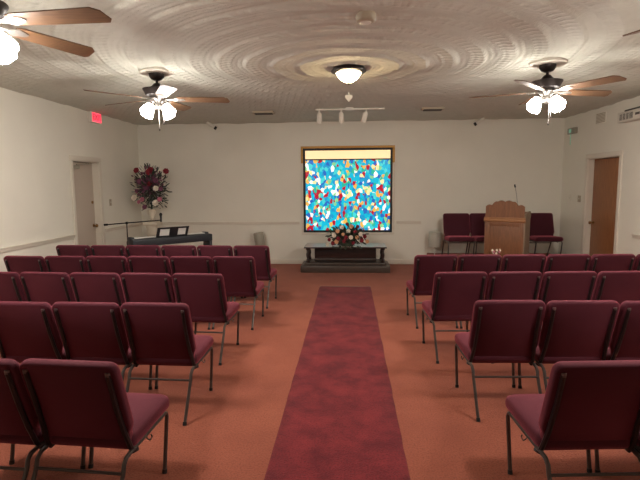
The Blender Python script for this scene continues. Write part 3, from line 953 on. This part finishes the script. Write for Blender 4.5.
# ------------------------------------------------------------------ digital piano with sheet music
pa = R(43)
PX, PY = -2.97, 7.98
t = thing('digital_piano', 'black digital piano set at an angle behind the left front row', 'piano', (PX, PY, 0), pa)
MB().box((0, 0.15, 0.735), (1.40, 0.30, 0.12), bevel=0.01).build('body', M['piano'], t)
MB().box((0, 0.22, 0.803), (1.26, 0.13, 0.014), bevel=0.003).build('keyboard', M['ivory'], t)
for s in (-1, 1):
    MB().box((s * 0.67, 0.14, 0.338), (0.05, 0.26, 0.675), bevel=0.006).build('side_leg', M['piano'], t)
    MB().box((s * 0.665, 0.22, 0.805), (0.07, 0.14, 0.03), bevel=0.006).build('key_block', M['piano'], t)
MB().box((0, 0.10, 0.25), (1.29, 0.025, 0.12), bevel=0.003).build('back_brace', M['piano'], t)
mtx = Matrix.Translation((-0.03, 0.06, 0.793)) @ Matrix.Rotation(R(14), 4, 'X')
mb = MB()
for q in ([(-0.275, 0), (0.275, 0), (0.278, 0.03), (-0.272, 0.03)], [(-0.258, 0.15), (0.295, 0.15), (0.30, 0.175), (-0.255, 0.175)],
          [(-0.272, 0.03), (-0.222, 0.03), (-0.208, 0.15), (-0.258, 0.15)], [(-0.05, 0.03), (0.095, 0.03), (0.107, 0.15), (-0.038, 0.15)],
          [(0.240, 0.03), (0.278, 0.03), (0.295, 0.15), (0.253, 0.15)]):
    mb.prism(q, 0.012, mtx)
mb.build('music_rest', M['black'], t)
for x0, lab in ((-0.225, 'white sheet of music seen through the left opening of the piano rest'), (0.09, 'white sheet of music seen through the right opening of the piano rest')):
    o = MB().prism([(x0, 0.02), (x0 + 0.19, 0.02), (x0 + 0.20, 0.158), (x0 + 0.01, 0.158)], 0.002, Matrix.Translation((0, 0.010, 0)) @ mtx).build('sheet_music', M['paper'])
    o.location = (PX, PY, 0)
    o.rotation_euler = (0, 0, pa)
    tag(o, lab, 'sheet music', 'sheets on the piano rest')

# ------------------------------------------------------------------ microphone boom stand
t = thing('microphone_stand', 'black boom microphone stand behind the left front row', 'microphone stand', (-3.80, 7.98, 0))
MB().lathe([(0.02, 0.03), (0.11, 0.018), (0.125, 0.008), (0.125, 0.0)], seg=24).build('base', M['blackmetal'], t)
MB().tube([(0, 0, 0.01), (0, 0, 0.60), (0, 0, 1.02)], [0.012, 0.012, 0.009], 10).build('pole', M['blackmetal'], t)
MB().lathe([(0.016, 0.62), (0.019, 0.64), (0.019, 0.70), (0.014, 0.72)], seg=12).build('clutch', M['rubber'], t)
MB().tube([(-0.36, 0, 1.005), (0, 0, 1.035), (0.60, 0.0, 1.08)], 0.0095, 8).build('boom_arm', M['blackmetal'], t)
MB().lathe([(0.02, -0.02), (0.024, 0), (0.02, 0.02)], (0, 0, 1.035), 12, Matrix.Rotation(PI / 2, 4, 'X')).build('swivel', M['rubber'], t)
MB().tube([(-0.40, 0, 1.002), (-0.34, 0, 1.007)], 0.018, 10).build('counterweight', M['rubber'], t)
t = thing('microphone', 'black microphone clipped upright at the end of the boom', 'microphone', (-3.20, 7.98, 1.08))
MB().tube([(0, 0, -0.03), (0, 0, 0.075)], [0.014, 0.018], 12).build('handle', M['black'], t)
MB().lathe([(0.018, 0.075), (0.025, 0.085), (0.026, 0.10), (0.018, 0.118), (0.006, 0.125)], seg=14).build('grille_head', M['rubber'], t)

# ------------------------------------------------------------------ lectern
la = R(-33)
t = thing('lectern', 'oak lectern with a carved scalloped crest on the platform', 'lectern', (2.74, 8.54, 0.24), la)
t.scale = (0.93, 0.85, 0.93)
W2 = 0.35
MB().box((0, 0.0, 0.03), (0.74, 0.44, 0.06), bevel=0.01).build('base', M['oak'], t)
MB().box((0, -0.19, 0.43), (0.68, 0.025, 0.76), bevel=0.003).build('front_panel', M['oak'], t)
mb = MB()
for x0, x1, z0, z1 in ((-0.34, -0.27, 0.06, 0.81), (0.27, 0.34, 0.06, 0.81), (-0.27, 0.27, 0.74, 0.81), (-0.27, 0.27, 0.06, 0.14)):
    mb.box(((x0 + x1) / 2, -0.2075, (z0 + z1) / 2), (x1 - x0, 0.012, z1 - z0), bevel=0.003)
mb.build('face_frame', M['oak'], t)
for s in (-1, 1):
    sp = [(-0.20, 0.06), (0.20, 0.06), (0.20, 0.86), (0.235, 0.90), (0.24, 0.96), (0.21, 1.0), (0.15, 1.01), (-0.17, 0.955), (-0.20, 0.90)]
    mtx = Matrix.Translation((s * 0.35, 0, 0)) @ Matrix.Rotation(PI / 2, 4, 'Z')
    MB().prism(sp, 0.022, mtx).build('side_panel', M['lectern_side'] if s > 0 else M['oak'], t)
mb = MB().tube([(-0.37, -0.205, 0.845), (0.37, -0.205, 0.845)], 0.036, 16)
mb.box((0, -0.205, 0.885), (0.74, 0.05, 0.03), bevel=0.008)
mb.build('rolled_moulding', M['oak_light'], t)
MB().box((0, 0.02, 0.955), (0.66, 0.40, 0.02), rot=Matrix.Rotation(R(8), 3, 'X')).build('book_rest', M['oak'], t)
cr_ = [(-0.345, 0.98), (0.345, 0.98), (0.345, 1.10), (0.33, 1.125), (0.29, 1.13), (0.265, 1.105)]
def scal(x0, x1, z0, z1, b, n=7):
    out = []
    for k in range(n + 1):
        u = k / n
        out.append((x0 + (x1 - x0) * u, z0 + (z1 - z0) * u + b * math.sin(PI * u)))
    return out
top = scal(0.345, 0.235, 1.10, 1.12, 0.022) + scal(0.225, 0.13, 1.135, 1.19, 0.022) + scal(0.12, 0.0, 1.195, 1.185, 0.022)
top = [(x, z) for x, z in top]
poly = [(-0.345, 0.88), (0.345, 0.88)] + top + [(-x, z) for x, z in top[::-1][1:]]
MB().prism(poly, 0.03, Matrix.Translation((0, -0.20, 0))).build('carved_crest', M['oak'], t)
t = thing('gooseneck_microphone', 'thin gooseneck microphone rising from the lectern top', 'microphone', (2.90, 8.55, 1.145), 0)
MB().lathe([(0.03, 0.0), (0.03, 0.012), (0.012, 0.02)], seg=14).build('base', M['black'], t)
MB().tube([(0, 0, 0.01), (0.0, 0, 0.18), (-0.02, 0, 0.32), (-0.05, -0.01, 0.45)], 0.005, 8).build('gooseneck', M['pewter'], t)
MB().tube([(-0.048, -0.01, 0.44), (-0.062, -0.015, 0.49)], 0.013, 10).build('capsule', M['black'], t)

# small flowers in front of the lectern
t = thing('potted_flowers', 'small pale pink flowers poking above the front row below the lectern', 'flowers', (2.40, 8.02, 0.0))
t.scale = (0.8, 0.8, 1.28)
MB().lathe([(0.06, 0.0), (0.085, 0.14), (0.09, 0.15), (0.08, 0.15)], seg=20).build('pot', M['plaster'], t)
for i in range(9):
    a = i * 2.4
    p = Vector((0.09 * math.cos(a) * (0.3 + i / 9), 0.08 * math.sin(a) * (0.3 + i / 9), 0.44 - 0.02 * (i % 4)))
    MB().tube([(0, 0, 0.12), (p.x * 0.5, p.y * 0.5, 0.3), p], 0.003, 5).build('stem', M['leaf2'], t)
    bloom(p, 0.024, M['pink'] if i % 2 else M['cream'], t, rnd, 'blossom', Vector((p.x * 3, -0.6, 1)))

# ------------------------------------------------------------------ two pale lamps by the back wall
def pale_lamp(x, y, zb, zt_, w_, tilt, lab, mt):
    t = thing('standing_lamp', lab, 'lamp', (x, y, 0), 0, 'unlit pale lamps by the back wall')
    MB().lathe([(0.09, 0.0), (0.09, 0.012), (0.03, 0.03), (0.012, 0.05)], seg=20).build('base', M['white'], t)
    MB().tube([(0, 0, 0.03), (0, 0, zb + 0.05)], 0.008, 8).build('pole', M['white'], t)
    mtx = Matrix.Translation((0, 0, zb)) @ Matrix.Rotation(tilt, 4, 'Y')
    MB().lathe([(w_ * 0.47, 0.0), (w_ * 0.5, 0.01), (w_ * 0.5, zt_ - zb - 0.01), (w_ * 0.46, zt_ - zb)], seg=24, mtx=mtx).build('lamp_shade', M[mt], t)
    MB().lathe([(0.02, -0.02), (0.03, 0.0), (0.03, 0.05)], (0, 0, zb), 12).build('socket', M['brass'], t)
pale_lamp(1.70, 9.68, 0.40, 0.70, 0.25, 0.0, 'pale frosted lamp on a thin pole left of the platform chairs', 'frosted')
pale_lamp(-1.83, 9.74, 0.38, 0.69, 0.21, R(-8), 'tilted olive-grey lamp shade by the back wall behind the left front row', 'grey')
